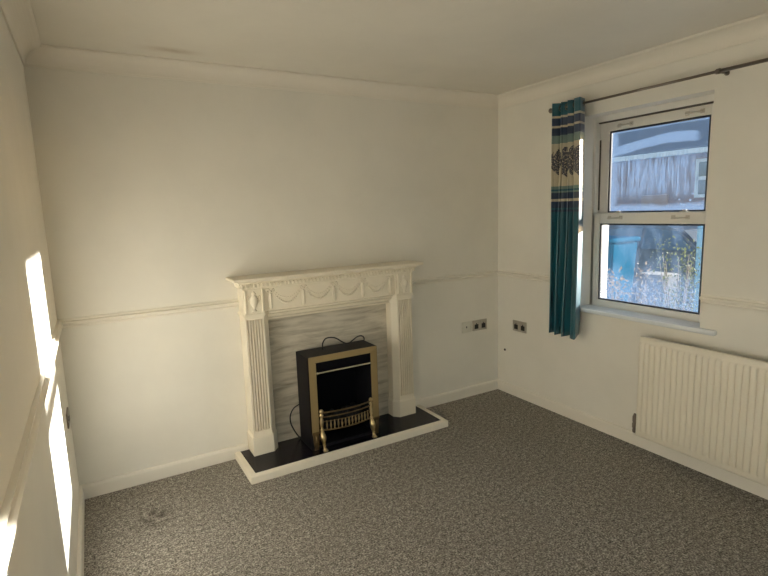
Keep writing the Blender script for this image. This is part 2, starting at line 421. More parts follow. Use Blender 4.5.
bm = swept('', bp_, 'front', 0, DX0, m_trim); t = swept('', bp_, 'front', DX1, W, m_trim); merge(bm, t)
struct('baseboard_front', bm, m_trim, label='cream skirting board behind the viewer')

# ------------------------------------------------------------------ windows
def frame_ring(bm, x0, x1, ya, yb, z0, z1, s, st, sb, bev=0.004):
    """rectangular ring in the yz plane; ya > yb; stile widths s, top st, bottom sb"""
    box(bm, x0, x1, ya-s, ya, z0, z1, bev); box(bm, x0, x1, yb, yb+s, z0, z1, bev)
    box(bm, x0, x1, yb+s-0.002, ya-s+0.002, z1-st, z1, bev); box(bm, x0, x1, yb+s-0.002, ya-s+0.002, z0, z0+sb, bev)
def ring_thin(bm, x0, x1, ya, yb, z0, z1, w):
    box(bm, x0, x1, ya-w, ya, z0, z1); box(bm, x0, x1, yb, yb+w, z0, z1)
    box(bm, x0, x1, yb+w, ya-w, z1-w, z1); box(bm, x0, x1, yb+w, ya-w, z0, z0+w)
def d_handle(name, par, x, y, z, w=0.085):
    bm = B()
    tube(bm, [(x, y+w/2, z-0.008), (x-0.022, y+w/2-0.006, z-0.010), (x-0.022, y-w/2+0.006, z-0.010), (x, y-w/2, z-0.008)], 0.005, 8, 5)
    for s in (1, -1): box(bm, x-0.004, x+0.001, y+s*w/2-0.012, y+s*w/2+0.012, z-0.018, z+0.006, 0.0015)
    return obj(name, bm, m_handle, par, label='small grey pull handle')
def window(idx, Y, label):
    ya, yb = Y; cy = (ya+yb)/2
    w = thing('window_%d' % idx, label, loc=(WX, cy, SILL), kind='structure')
    # outer box frame
    bm = B(); frame_ring(bm, WX+0.012, WX+0.105, ya, yb, SILL-0.01, HEAD, 0.022, 0.036, 0.02, 0.002)
    obj('window_frame', bm, m_upvc, w)
    # dark strips standing in for the shade in the gaps round the sash
    bm = B(); box(bm, WX+0.030, WX+0.050, yb+0.02, ya-0.02, HEAD-0.044, HEAD-0.036)
    box(bm, WX+0.046, WX+0.056, ya-0.030, ya-0.022, 1.50, HEAD-0.15)
    obj('gap_shade', bm, m_gap, w, label='dark strip standing in for the shaded gap above the top sash')
    # upper sash (set further out)
    us = thing_child('upper_sash', w, (WX+0.05, cy, 1.45))
    x0, x1 = WX+0.052, WX+0.092
    bm = B(); gya, gyb = ya-0.092, yb+0.092; gz0, gz1 = 1.484, 2.018
    frame_ring(bm, x0, x1, ya-0.0205, yb+0.0205, 1.440, HEAD-0.0365, 0.0695, 0.0635, 0.044, 0.004)
    us_m = obj('upper_sash', bm, m_upvc, w)
    bpy.data.objects.remove(us)
    bm = B(); ring_thin(bm, x0+0.008, x0+0.022, gya+0.004, gyb-0.004, gz0-0.004, gz1+0.004, 0.013); obj('gasket', bm, m_seal, us_m, label='black rubber glazing seal')
    bm = B(); box(bm, x0+0.016, x0+0.022, gyb-0.002, gya+0.002, gz0-0.002, gz1+0.002)
    obj('glass_pane', bm, m_glass_up, us_m, origin=(x0+0.016, gya, gz0), label='misted pane with running streaks of condensation')
    for yy in (cy+0.205, cy-0.232): d_handle('handle', us_m, x0, yy, 2.052)
    # lower sash (nearer the room)
    x0, x1 = WX+0.012, WX+0.050
    gya, gyb = ya-0.068, yb+0.068; gz0, gz1 = 0.886, 1.412
    bm = B(); frame_ring(bm, x0, x1, ya-0.004, yb+0.004, SILL+0.002, 1.482, 0.062, 0.070, 0.044, 0.004)
    ls = obj('lower_sash', bm, m_upvc, w)
    bm = B(); ring_thin(bm, x0+0.006, x0+0.020, gya+0.004, gyb-0.004, gz0-0.003, gz1+0.003, 0.013); obj('gasket', bm, m_seal, ls, label='black rubber glazing seal')
    bm = B(); box(bm, x0+0.014, x0+0.020, gyb-0.002, gya+0.002, gz0-0.002, gz1+0.002)
    obj('glass_pane', bm, m_glass_lo, ls, origin=(x0+0.014, gya, gz0), label='lower pane speckled with droplets')
    for yy in (cy+0.228, cy-0.205): d_handle('handle', ls, x0, yy, 1.458)
    for yy in (cy+0.219, cy-0.215):
        bm = B(); box(bm, x0+0.004, x0+0.034, yy-0.020, yy+0.020, 1.482, 1.488, 0.001); box(bm, x0+0.012, x0+0.024, yy-0.012, yy+0.010, 1.488, 1.496, 0.002)
        obj('sash_catch', bm, m_handle, ls)
    # sill board projecting over the wall face with a rounded nose and horns
    bm = B(); box(bm, W-0.001, WX+0.014, yb+0.001, ya-0.001, SILL-0.011, SILL)
    ob = [(W-0.030, ya+0.045), (W+0.002, ya+0.045), (W+0.002, yb-0.085), (W-0.030, yb-0.085)]
    box(bm, W-0.034, W+0.004, yb-0.094, ya+0.045, SILL-0.030, SILL+0.000, 0.010, 3)
    obj('window_sill', bm, m_sillw, w, label='glossy white rounded sill board')
    return w
def thing_child(name, parent, loc):
    o = bpy.data.objects.new(name, None); COL.objects.link(o); return o
window(1, W1, 'white sliding sash window with misted glass above the radiator')
window(2, W2, 'white sliding sash window further along the radiator wall')

# unseen glazed double doors, added behind the viewer to let in fill daylight
g = thing('fill_door_1', 'unseen white glazed double doors added to let in fill daylight', loc=((DX0+DX1)/2, D-0.1, 0), kind='structure')
for xa, xb in ((DX0, (DX0+DX1)/2), ((DX0+DX1)/2, DX1)):
    bm = B(); box(bm, xa, xa+0.09, D-0.13, D-0.07, 0.0, DZ); box(bm, xb-0.09, xb, D-0.13, D-0.07, 0.0, DZ)
    box(bm, xa+0.09, xb-0.09, D-0.13, D-0.07, 0.0, 0.14); box(bm, xa+0.09, xb-0.09, D-0.13, D-0.07, DZ-0.09, DZ)
    lf = obj('fill_door_leaf', bm, m_upvc, g)
    bm = B(); box(bm, xa+0.088, xb-0.088, D-0.103, D-0.097, 0.138, DZ-0.088); obj('glass_pane', bm, m_glass_clear, lf)
# ------------------------------------------------------------------ hearth
g = thing('hearth', 'black stone hearth slab edged with a raised cream border on the carpet', 'hearth', (1.57, -0.2, 0))
bm = B(); box(bm, 0.892, 2.248, -0.362, -0.019, 0.001, 0.043, 0.0015); obj('hearth_slab', bm, m_hearth, g, label='polished black stone slab')
bm = B(); hx0, hx1, hy, bw = 0.858, 2.282, -0.393, 0.034
prism(bm, [(hx0, -0.0185), (hx0, hy), (hx1, hy), (hx1, -0.0185), (hx1-bw, -0.0185), (hx1-bw, hy+bw), (hx0+bw, hy+bw), (hx0+bw, -0.0185)], 0.0, 0.047)
bmesh.ops.bevel(bm, geom=list(bm.edges), offset=0.003, segments=2, affect='EDGES')
obj('hearth_border', bm, m_hborder, g, label='cream painted edging strip')

# ------------------------------------------------------------------ marble backing
bm = B(); box(bm, 1.085, 2.035, -0.030, -0.002, 0.0435, 0.955, 0.001)
o = obj('marble_backing', bm, m_marble, None, origin=(1.56, -0.016, 0.0435))
tag(o, 'flat slab of grey-veined marble behind the electric fire', 'marble slab')

# ------------------------------------------------------------------ fire surround
g = thing('fire_surround', 'carved cream fire surround with fluted legs and swagged frieze', 'fire surround', (1.56, -0.07, 0.0435))
ZB = 0.0435
FY = -0.132
def pilaster(xa, xb, inner):
    """xa..xb front face; inner = +1 when the chamfer is at xb side"""
    fy = FY
    out = []
    n = 6; m0 = 0.007; span = (xb-xa-2*m0)/n
    pts = [(xa, -0.002), (xa, fy)]
    for k in range(n):
        x = xa+m0+k*span
        pts += [(x+span*0.24, fy), (x+span*0.32, fy+0.016), (x+span*0.5, fy+0.022), (x+span*0.68, fy+0.016), (x+span*0.76, fy)]
    pts += [(xb, fy)]
    c = 0.036
    if inner > 0: pts += [(xb+c, fy+c*0.9), (xb+c, -0.031), (1.085, -0.031), (1.085, -0.002)]
    else: pts = [(2.035, -0.002), (2.035, -0.031), (xa-c, -0.031), (xa-c, fy+c*0.9)] + pts[1:] + [(xb, -0.002)]
    bm = B(); prism(bm, pts, 0.180, 0.930)
    # plain returns above and below the flutes
    def solid(bm, grow, z0, z1, xo=0.0):
        a, b, f = xa-grow, xb+grow, fy-grow
        if inner > 0: q = [(a, -0.002), (a, f), (b, f), (b+c, f+c*0.9+grow), (b+c, -0.031), (1.085, -0.031), (1.085, -0.002)]
        else: q = [(2.035, -0.002), (2.035, -0.031), (a-c, -0.031), (a-c, f+c*0.9+grow), (a, f), (b, f), (b, -0.002)]
        prism(bm, q, z0, z1)
    solid(bm, 0.0005, 0.160, 0.196); solid(bm, 0.0005, 0.914, 0.934)
    p = obj('pilaster', bm, m_surr, g)
    bm = B(); solid(bm, 0.008, ZB, 0.160); solid(bm, 0.0045, 0.160, 0.166); solid(bm, 0.002, 0.166, 0.172); obj('plinth', bm, m_surr, p)
    bm = B(); solid(bm, 0.004, 0.930, 0.938); solid(bm, 0.010, 0.938, 0.950); solid(bm, 0.005, 0.950, 0.956); obj('capital', bm, m_surr, p)
    return p
XL0, XL1, XR0, XR1 = 0.958, 1.074, 2.040, 2.162
pilaster(XL0, XL1, 1); pilaster(XR0, XR1, -1)
# frieze panel, with returns to the wall
bm = B(); box(bm, XL0-0.001, XR1+0.001, FY+0.006, -0.002, 0.9555, 1.108)
obj('frieze', bm, m_surr, g)
# stepped architrave under the frieze between the legs
bm = B()
for a, z0, z1 in ((-0.008, 0.947, 0.9555), (0.014, 0.937, 0.9460), (0.018, 0.923, 0.934), (0.040, 0.910, 0.9200), (0.044, 0.893, 0.906)):
    box(bm, XL1+0.0361, XR0-0.0361, FY+a, -0.0305, z0, z1, 0.002)
obj('architrave', bm, m_surr, g)
# corner blocks carrying urns
for xa, xb in ((XL0-0.006, XL1+0.010), (XR0-0.010, XR1+0.006)):
    cx = (xa+xb)/2
    bm = B(); box(bm, xa, xb, FY-0.008, FY+0.0062, 0.9565, 1.104, 0.002)
    for s in (-1, 1):
        x = cx + s*0.053; box(bm, x-0.005, x+0.005, FY-0.019, FY-0.006, 0.960, 1.100, 0.003)
    blk = obj('corner_block', bm, m_surr, g)
    bm = B(); prof = [(0.014, 0.0), (0.016, 0.005), (0.006, 0.014), (0.006, 0.020), (0.017, 0.036), (0.026, 0.060), (0.027, 0.078), (0.018, 0.094), (0.009, 0.100), (0.016, 0.108), (0.010, 0.116), (0.004, 0.124)]
    lathe(bm, prof, cx, FY-0.008, 0.966, 16, 'z', 1, 0.75)
    for s in (-1, 1): tube(bm, [(cx+s*0.020, FY-0.012, 1.050), (cx+s*0.036, FY-0.012, 1.062), (cx+s*0.036, FY-0.012, 1.040), (cx+s*0.024, FY-0.012, 1.026)], 0.003, 6, 4)
    obj('urn_relief', bm, m_surr, blk)
# four beaded swags hung between five bows with drops
fx0, fx1 = XL1+0.052, XR0-0.052; n = 4; sp = (fx1-fx0)/n; yf = FY+0.003
for k in range(n):
    xa = fx0+k*sp+0.018; xb = fx0+(k+1)*sp-0.018; bm = B(); nb = 17
    for i in range(nb):
        t = i/(nb-1); x = xa+(xb-xa)*t; z = 1.080-0.084*math.sin(PI*t)**0.75
        r = 0.0055+0.0035*math.sin(PI*t)
        ball(bm, (x, yf, z), r, (0.9, 1.3, 1), 1)
    for i in range(14):
        t = (i+0.5)/14; x = xa+(xb-xa)*t; z = 1.088-0.060*math.sin(PI*t)**0.8
        ball(bm, (x, yf+0.001, z), 0.0042, (1.3, 1.1, 1), 1)
    obj('swag', bm, m_surr, g, smooth=True)
for k in range(n+1):
    x = fx0+k*sp; bm = B()
    tube(bm, [(x, yf, 1.074), (x, yf-0.001, 1.045), (x, yf-0.001, 1.010), (x, yf, 0.972)], [0.004, 0.008, 0.0065, 0.009], 8)
    for s in (-1, 1):
        tube(bm, [(x, yf, 1.076), (x+s*0.012, yf-0.001, 1.092), (x+s*0.024, yf, 1.086), (x+s*0.014, yf, 1.072), (x, yf, 1.074)], 0.0048, 6, 3)
        tube(bm, [(x+s*0.004, yf, 1.070), (x+s*0.009, yf, 1.030), (x+s*0.007, yf, 0.980)], 0.0036, 6, 3)
    ball(bm, (x, yf-0.001, 1.078), 0.009)
    obj('ribbon_drop', bm, m_surr, g, smooth=True)
# cornice: bed mould, dentil row, cove, shelf
def wrap(bm, prof, back=-0.002):
    """sweep (out, z) profile round three sides of the frieze box"""
    rows = []
    for o, z in prof:
        rows.append([bm.verts.new(p) for p in ((XL0-o, back, z), (XL0-o, FY-o, z), (XR1+o, FY-o, z), (XR1+o, back, z))])
    for i in range(len(rows)-1):
        for k in range(3): bm.faces.new((rows[i][k], rows[i][k+1], rows[i+1][k+1], rows[i+1][k]))
        bm.faces.new((rows[i][0], rows[i+1][0], rows[i+1][3], rows[i][3]))
    bm.faces.new(rows[0]); bm.faces.new(rows[-1][::-1])
cx_s = 0
bm = B(); wrap(bm, [(0.004, 1.102), (0.008, 1.106), (0.008, 1.112), (0.013, 1.113), (0.013, 1.137), (0.028, 1.139), (0.028, 1.146), (0.036, 1.152), (0.048, 1.156), (0.056, 1.158)])
cn = obj('cornice', bm, m_surr, g)
bm = B()
x = XL0-0.014
while x < XR1+0.010:
    box(bm, x, x+0.0140, FY-0.026, FY-0.0135, 1.115, 1.136, 0.003, 1); x += 0.0245
y = FY-0.010
while y < -0.02:
    box(bm, XL0-0.026, XL0-0.0135, y, y+0.014, 1.115, 1.136, 0.003, 1); box(bm, XR1+0.0135, XR1+0.026, y, y+0.014, 1.115, 1.136, 0.003, 1); y += 0.0245
obj('dentil_row', bm, m_surr, cn)
bm = B(); box(bm, XL0-0.068, XR1+0.068, FY-0.066, -0.002, 1.158, 1.176, 0.005, 3)
obj('mantel_shelf', bm, m_surr, g)

# ------------------------------------------------------------------ electric fire
FX0, FX1, FB, FF, FZ = 1.285, 1.783, -0.075, -0.275, 0.655
g = thing('electric_fire', 'black electric fire with a brass frame and brass grate on the hearth', 'electric fire', ((FX0+FX1)/2, -0.18, ZB))
t_ = 0.012
bm = B()
box(bm, FX0, FX0+t_, FF, FB, ZB, FZ, 0.002); box(bm, FX1-t_, FX1, FF, FB, ZB, FZ, 0.002)
box(bm, FX0+t_-0.001, FX1-t_+0.001, FF, FB, FZ-t_, FZ, 0.002); box(bm, FX0+t_-0.001, FX1-t_+0.001, FB-0.012, FB, ZB, FZ-t_)
box(bm, FX0+t_-0.001, FX1-t_+0.001, FF+0.004, FB-0.011, ZB, ZB+0.020)
obj('casing', bm, m_firebody, g)
bm = B()   # inner firebox: splayed cheeks and back, sloping hood
ix0, ix1 = 1.338, 1.731
quadface(bm, [(ix0-0.004, FF+0.006, ZB+0.021), (ix0+0.03, FB-0.03, ZB+0.021), (ix0+0.03, FB-0.03, FZ-0.03), (ix0-0.004, FF+0.006, FZ-0.03)])
quadface(bm, [(ix1+0.004, FF+0.006, ZB+0.021), (ix1-0.03, FB-0.03, ZB+0.021), (ix1-0.03, FB-0.03, FZ-0.03), (ix1+0.004, FF+0.006, FZ-0.03)])
quadface(bm, [(ix0+0.03, FB-0.03, ZB+0.021), (ix1-0.03, FB-0.03, ZB+0.021), (ix1-0.03, FB-0.03, FZ-0.03), (ix0+0.03, FB-0.03, FZ-0.03)])
box(bm, ix0, ix1, FF+0.006, FF+0.010, 0.548, 0.622)
quadface(bm, [(ix0, FF+0.008, 0.55), (ix1, FF+0.008, 0.55), (ix1-0.03, FB-0.035, 0.48), (ix0+0.03, FB-0.035, 0.48)])
obj('firebox', bm, m_firein, g)
# brass frame: mitred, slightly bevelled
bm = B(); bx0, bx1, bz0, bz1 = 1.291, 1.777, 0.158, 0.658; ib = 0.047
def brass_piece(bm, q, y0=FF-0.0005, d=0.010):
    t = bmesh.new(); prism(t, q, y0, y0-d, 'xz'); bmesh.ops.bevel(t, geom=list(t.edges), offset=0.0025, segments=2, affect='EDGES'); merge(bm, t)
brass_piece(bm, [(bx0, bz0), (bx0, bz1), (bx0+ib, bz1-ib+0.006), (bx0+ib, bz0)])
brass_piece(bm, [(bx1, bz0), (bx1, bz1), (bx1-ib, bz1-ib+0.006), (bx1-ib, bz0)])
brass_piece(bm, [(bx0, bz1), (bx1, bz1), (bx1-ib, bz1-ib+0.006), (bx0+ib, bz1-ib+0.006)])
fr = obj('brass_frame', bm, m_brassflat, g, label='flat brass trim around the opening')
for xa, xb, s in ((bx0, bx0+ib, 1), (bx1-ib, bx1, -1)):
    bm = B(); cxm = (xa+xb)/2
    box(bm, xa-0.002, xb+0.002, FF-0.013, FF-0.0005, 0.148, 0.166, 0.003)
    t = bmesh.new(); prism(t, [(xa+0.002, 0.148), (xb-0.002, 0.148), (xb-0.004, 0.105), (cxm+0.012, ZB+0.012), (cxm+0.018, ZB), (cxm-0.016, ZB), (cxm-0.010, ZB+0.012), (xa+0.006, 0.105)], FF-0.0005, FF-0.010, 'xz')
    bmesh.ops.bevel(t, geom=list(t.edges), offset=0.002, segments=1, affect='EDGES'); merge(bm, t)
    tube(bm, [(cxm, FF-0.010, 0.14), (cxm, FF-0.012, 0.10), (cxm, FF-0.011, 0.06)], [0.006, 0.004, 0.003], 8)
    obj('frame_foot', bm, m_brassdk, fr)
bm = B(); tube(bm, [(1.341, FF-0.009, 0.549), (1.360, FF-0.010, 0.549), (1.715, FF-0.010, 0.549), (1.728, FF-0.009, 0.549)], 0.0055, 10)
ball(bm, (1.346, FF-0.010, 0.549), 0.008, sub=2)
obj('hood_bar', bm, m_bar, g, label='pale polished bar below the hood')
bm = B(); random.seed(3)
for i in range(60):
    x = random.uniform(ix0+0.03, ix1-0.03); y = random.uniform(FF+0.02, FB-0.05); z = 0.190+random.uniform(-0.02, 0.02)+(y-FF)*0.12
    ball(bm, (x, y, z), random.uniform(0.017, 0.028), (random.uniform(0.7, 1.2), random.uniform(0.7, 1.2), random.uniform(0.6, 1)), 1)
box(bm, ix0+0.028, ix1-0.028, FF+0.012, FB-0.034, 0.160, 0.180)
o = obj('coal_bed', bm, m_coal, g, label='black imitation coals'); o['kind'] = 'stuff'
# grate basket
gy0, gyc = -0.300, -0.326
def gpt(t, z, rise=0.0): # bowed front path
    x = 1.358+(1.702-1.358)*t; return (x, gy0+(gyc-gy0)*math.sin(PI*t)**0.8 if 0 < t < 1 else gy0, z)
bk = thing('grate', None, None); bpy.data.objects.remove(bk)
bm = B()
for z, r in ((0.292, 0.0055), (0.262, 0.0045), (0.176, 0.0055)):
    tube(bm, [gpt(i/20, z - (0.004*math.sin(PI*i/20) if z < 0.2 else 0)) for i in range(21)], r, 8)
tube(bm, [gpt(i/20, 0.232) for i in range(21)], 0.0035, 8)
gr = obj('fire_grate', bm, m_brassdk, g, label='bowed brass grate rails')
for i in range(13):
    t = (i+1)/14; x, y, z = gpt(t, 0.178 - 0.004*math.sin(PI*t)); bm = B()
    lathe(bm, [(0.003, 0.0), (0.0045, 0.004), (0.0028, 0.010), (0.0062, 0.026), (0.0068, 0.034), (0.0035, 0.050), (0.005, 0.055), (0.003, 0.060)], x, y, z, 8)
    obj('baluster', bm, m_brass, gr)
for x, s in ((1.350, -1), (1.708, 1)):
    bm = B()
    lathe(bm, [(0.007, 0.0), (0.010, 0.006), (0.008, 0.016), (0.0055, 0.022), (0.0085, 0.045), (0.010, 0.070), (0.007, 0.088), (0.0055, 0.096), (0.010, 0.104), (0.0095, 0.112), (0.005, 0.117), (0.006, 0.121), (0.0095, 0.128), (0.0105, 0.135), (0.0085, 0.143), (0.003, 0.148)], x, gy0, 0.168, 14, 'z', 1.3, 1.3)
    pst = obj('grate_post', bm, m_brass, g)
    bm = B()
    ball(bm, (x, gy0-0.004, 0.160), 0.014, (1, 1, 0.9), 2)
    t = bmesh.new()
    pth = spline([(x, gy0-0.002, 0.158), (x+0.002, gy0-0.012, 0.130), (x+0.003, gy0-0.010, 0.098), (x+0.004, gy0-0.014, 0.070), (x+0.006, gy0-0.026, ZB+0.006)], 5)
    tube(bm, pth, [0.013+0.006*math.sin(i*0.32) for i in range(len(pth))], 10)
    box(bm, x-0.008, x+0.020, gy0-0.040, gy0-0.012, ZB, ZB+0.010, 0.003)
    for kk in range(4):
        zz = 0.14-kk*0.02; ball(bm, (x+0.006, gy0-0.018-kk*0.002, zz), 0.007, (0.8, 0.7, 1.3), 1)
    obj('scrolled_foot', bm, m_brass, pst)
# power cable: out over the top of the casing, round behind and down on the other side
bm = B()
tube(bm, [(1.445, -0.150, FZ+0.002), (1.448, -0.150, FZ+0.045), (1.478, -0.145, 0.728), (1.540, -0.140, 0.720), (1.600, -0.140, 0.680), (1.640, -0.135, 0.664),
          (1.675, -0.125, 0.676), (1.725, -0.110, 0.694), (1.765, -0.100, 0.690), (1.788, -0.085, 0.660), (1.776, -0.060, 0.60)], 0.0045, 8, 7)
obj('power_cable', bm, m_blackp, g, label='black flex looped over the top of the casing')
bm = B()
tube(bm, [(1.310, -0.066, 0.292), (1.282, -0.062, 0.282), (1.252, -0.060, 0.265), (1.228, -0.060, 0.225), (1.226, -0.060, 0.175), (1.242, -0.060, 0.125), (1.268, -0.058, 0.075), (1.290, -0.058, ZB+0.006), (1.33, -0.060, ZB+0.006)], 0.0045, 8, 7)
obj('power_cable', bm, m_blackp, g, label='black flex looping out beside the casing')

# ------------------------------------------------------------------ sockets
def socket(name, label, cat, origin, wall, mplate, w=0.148, h=0.088, double=True, group=None):
    """built on a local frame: a = along wall, n = out of wall"""
    g = thing(name, label, cat, origin, group)
    ox, oy, oz = origin
    def place(bm):
        # local x: along, local y: out(+), local z up -> world
        rot = {'back': Matrix.Rotation(PI, 4, 'Z'), 'right': Matrix.Rotation(PI/2, 4, 'Z'), 'left': Matrix.Rotation(-PI/2, 4, 'Z')}[wall]
        bmesh.ops.transform(bm, matrix=Matrix.Translation(origin) @ rot, verts=bm.verts)
    bm = B(); box(bm, -w/2, w/2, 0.0005, 0.008, -h/2, h/2, 0.002); place(bm); obj('face_plate', bm, mplate, g)
    if double:
        for s in (-1, 1):
            bm = B(); cx = s*0.037
            box(bm, cx-0.020, cx+0.020, 0.0078, 0.0092, -0.028, 0.010, 0.0006)
            box(bm, cx-0.004, cx+0.004, 0.0078, 0.0095, 0.008, 0.020, 0.0004); place(bm); obj('pin_insert', bm, m_blackp, g, label='black three-pin insert')
            bm = B(); box(bm, s*0.012-0.007, s*0.012+0.007, 0.0078, 0.0125, 0.016, 0.034, 0.001); place(bm); obj('rocker_switch', bm, m_chrome, g)
            bm = B(); lathe(bm, [(0.003, 0.0078), (0.003, 0.009), (0.002, 0.0094)], s*0.066, 0, 0.0, 8, 'y'); place(bm); obj('screw', bm, m_chrome, g)
    else:
        bm = B(); box(bm, -0.005, 0.005, 0.0078, 0.010, -0.007, 0.007, 0.0006); place(bm); obj('port', bm, m_blackp, g, label='small dark port')
        for s in (-1, 1):
            bm = B(); lathe(bm, [(0.003, 0.0078), (0.003, 0.009), (0.002, 0.0094)], s*0.036, 0, 0.0, 8, 'y'); place(bm); obj('screw', bm, m_chrome, g)
    return g
socket('aerial_socket', 'small white single socket plate on the wall beside the fireplace', 'socket', (2.768, 0, 0.589), 'back', m_whitep, 0.090, 0.090, False)
socket('power_socket', 'metal double power socket on the fireplace wall next to white plate', 'socket', (2.909, 0, 0.589), 'back', m_chrome)
socket('power_socket', 'metal double power socket on window wall between corner and curtain', 'socket', (W, -0.256, 0.592), 'right', m_chrome)
socket('power_socket', 'metal double power socket seen edge-on on the sunlit wall', 'socket', (0, -0.225, 0.560), 'left', m_brown, 0.120, 0.075)
bm = B(); lathe(bm, [(0.010, 0), (0.010, 0.003), (0.007, 0.006), (0.003, 0.006)], 0, 0, 0, 14, 'y')
bmesh.ops.transform(bm, matrix=Matrix.Translation((W, -0.086, 0.362)) @ Matrix.Rotation(PI/2, 4, 'Z'), verts=bm.verts)
tag(obj('cable_bung', bm, m_hole, None, origin=(W, -0.086, 0.362)), 'tiny dark round plug in the wall near the corner', 'plug')

# ------------------------------------------------------------------ curtain rod and curtain
RX, RZ = W-0.085, 2.188
g = thing('curtain_rod', 'slim bronze curtain rod on brackets above the sash window', 'curtain rod', (RX, -1.68, RZ))
bm = B(); tube(bm, [(RX, -0.628, RZ), (RX, -1.70, RZ)], 0.0075, 12); obj('rod', bm, m_brown, g)
bm = B(); tube(bm, [(RX, -1.68, RZ), (RX, -3.34, RZ)], 0.0095, 12); obj('outer_rod', bm, m_brown, g)
for y in (-0.628, -3.34):
    s = 1 if y > -1 else -1; bm = B(); lathe(bm, [(0.006, -0.004), (0.013, 0), (0.013, 0.004), (0.017, 0.012), (0.017, 0.018), (0.010, 0.026), (0.002, 0.028)], RX, 0, RZ, 14, 'y')
    if s < 0: bmesh.ops.scale(bm, vec=(1, -1, 1), verts=bm.verts)
    bmesh.ops.translate(bm, vec=(0, y, 0), verts=bm.verts); obj('finial', bm, m_brown, g)
for y in (-0.640, -1.695, -3.29):
    bm = B(); lathe(bm, [(0.013, -0.006), (0.013, -0.001)], W, y, RZ+0.0, 16, 'x'); tube(bm, [(W-0.004, y, RZ), (RX+0.012, y, RZ-0.002)], 0.006, 10)
    lathe(bm, [(0.0135, -0.009), (0.0135, 0.009)], RX, y, RZ, 14, 'y')
    obj('bracket', bm, m_brown, g)

CY0, CY1, CZ0, CZ1 = -0.648, -0.878, 0.652, 2.222
g = thing('curtain', 'teal curtain with cream bands and printed trees bunched beside the window', 'curtain', (RX, (CY0+CY1)/2, CZ0))
bm = B(); uvl = bm.loops.layers.uv.new('UVMap')
NU, NZ = 150, 60; rows = []
folds = 4
def cptb(s, z):
    k = (z-CZ0)/(CZ1-CZ0); amp = 0.046*(1-0.18*k)
    ph = s*folds*2*PI + 0.6*math.sin(1.7*k+1)*(1-k) + PI*0.02
    w0 = CY0 - 0.006*math.sin(k*3) ; w1 = CY1 - 0.010*math.sin(k*PI)
    return (RX + amp*math.cos(ph)*(1+0.2*math.sin(5*s+k*2)) + 0.006*math.sin(9*s+4*k), w0+(w1-w0)*s + 0.010*math.sin(2*ph+1.0*k))
def cpt(s, z):
    k = (z-CZ0)/(CZ1-CZ0)
    amp = 0.046*(1-0.18*k) ; ph = s*folds*2*PI + 0.6*math.sin(1.7*k+1)*(1-k) + PI*0.02
    w0 = CY0 - 0.006*math.sin(k*3) ; w1 = CY1 - 0.010*math.sin(k*PI)
    y = w0+(w1-w0)*s + 0.010*math.sin(2*ph+1.0*k)
    x = RX + amp*math.cos(ph)*(1+0.2*math.sin(5*s+k*2)) + 0.006*math.sin(9*s+4*k)
    if s > 0.86:   # leading edge turns back towards the window wall
        q = (s-0.86)/0.14; x0, y0 = cptb(0.86, z)
        t = min(1, q/0.35); y = y0 + (w1-0.012-y0)*math.sin(t*PI/2) + 0.026*max(0, (q-0.35)/0.65)
        x = x0 + (RX-0.046-x0)*min(1, q/0.3)*(1 if q < 0.3 else 1) + (0.080*(q-0.3)/0.7 if q > 0.3 else 0)
    return x, y
zs = [CZ0+(CZ1-CZ0)*j/NZ for j in range(NZ+1)]
for j, z in enumerate(zs):
    row = []; L0 = 0; prev = None
    for i in range(NU+1):
        s = i/NU; x, y = cpt(s, z)
        zz = z + (0.012*math.cos(s*folds*2*PI)-0.010*s if j == 0 else 0)
        row.append(bm.verts.new((x, y, zz)))
    rows.append(row)
# cloth coordinate measured along the mid-height fold line
arc = [0.0]; mid = [Vector(cpt(i/NU, 1.8)) for i in range(NU+1)]
for i in range(NU): arc.append(arc[-1]+(mid[i+1]-mid[i]).length)
for j in range(NZ):
    for i in range(NU):
        f = bm.faces.new((rows[j][i], rows[j][i+1], rows[j+1][i+1], rows[j+1][i])); f.smooth = True
        for lp, (a, b_) in zip(f.loops, ((i, j), (i+1, j), (i+1, j+1), (i, j+1))): lp[uvl].uv = (arc[a], zs[b_])
print('cloth width', arc[-1])
o = obj('drape', bm, m_curtain, g)
sm = o.modifiers.new('thick', 'SOLIDIFY'); sm.thickness = 0.0022; sm.offset = 0
for i in range(folds*2):
    # eyelet where the cloth crosses the rod line
    best = min((k/600 for k in range(int(600*i/8), int(600*(i+1)/8))), key=lambda s: abs(cpt(s, RZ)[0]-RX))
    x, y = cpt(best, RZ)
    bm = B(); n = 20
    for a in range(n):
        pass
    tube(bm, [(RX+0.019*math.cos(2*PI*a/n), y, RZ+0.019*math.sin(2*PI*a/n)) for a in range(n+1)], 0.0028, 6)
    obj('eyelet', bm, m_brown, g)

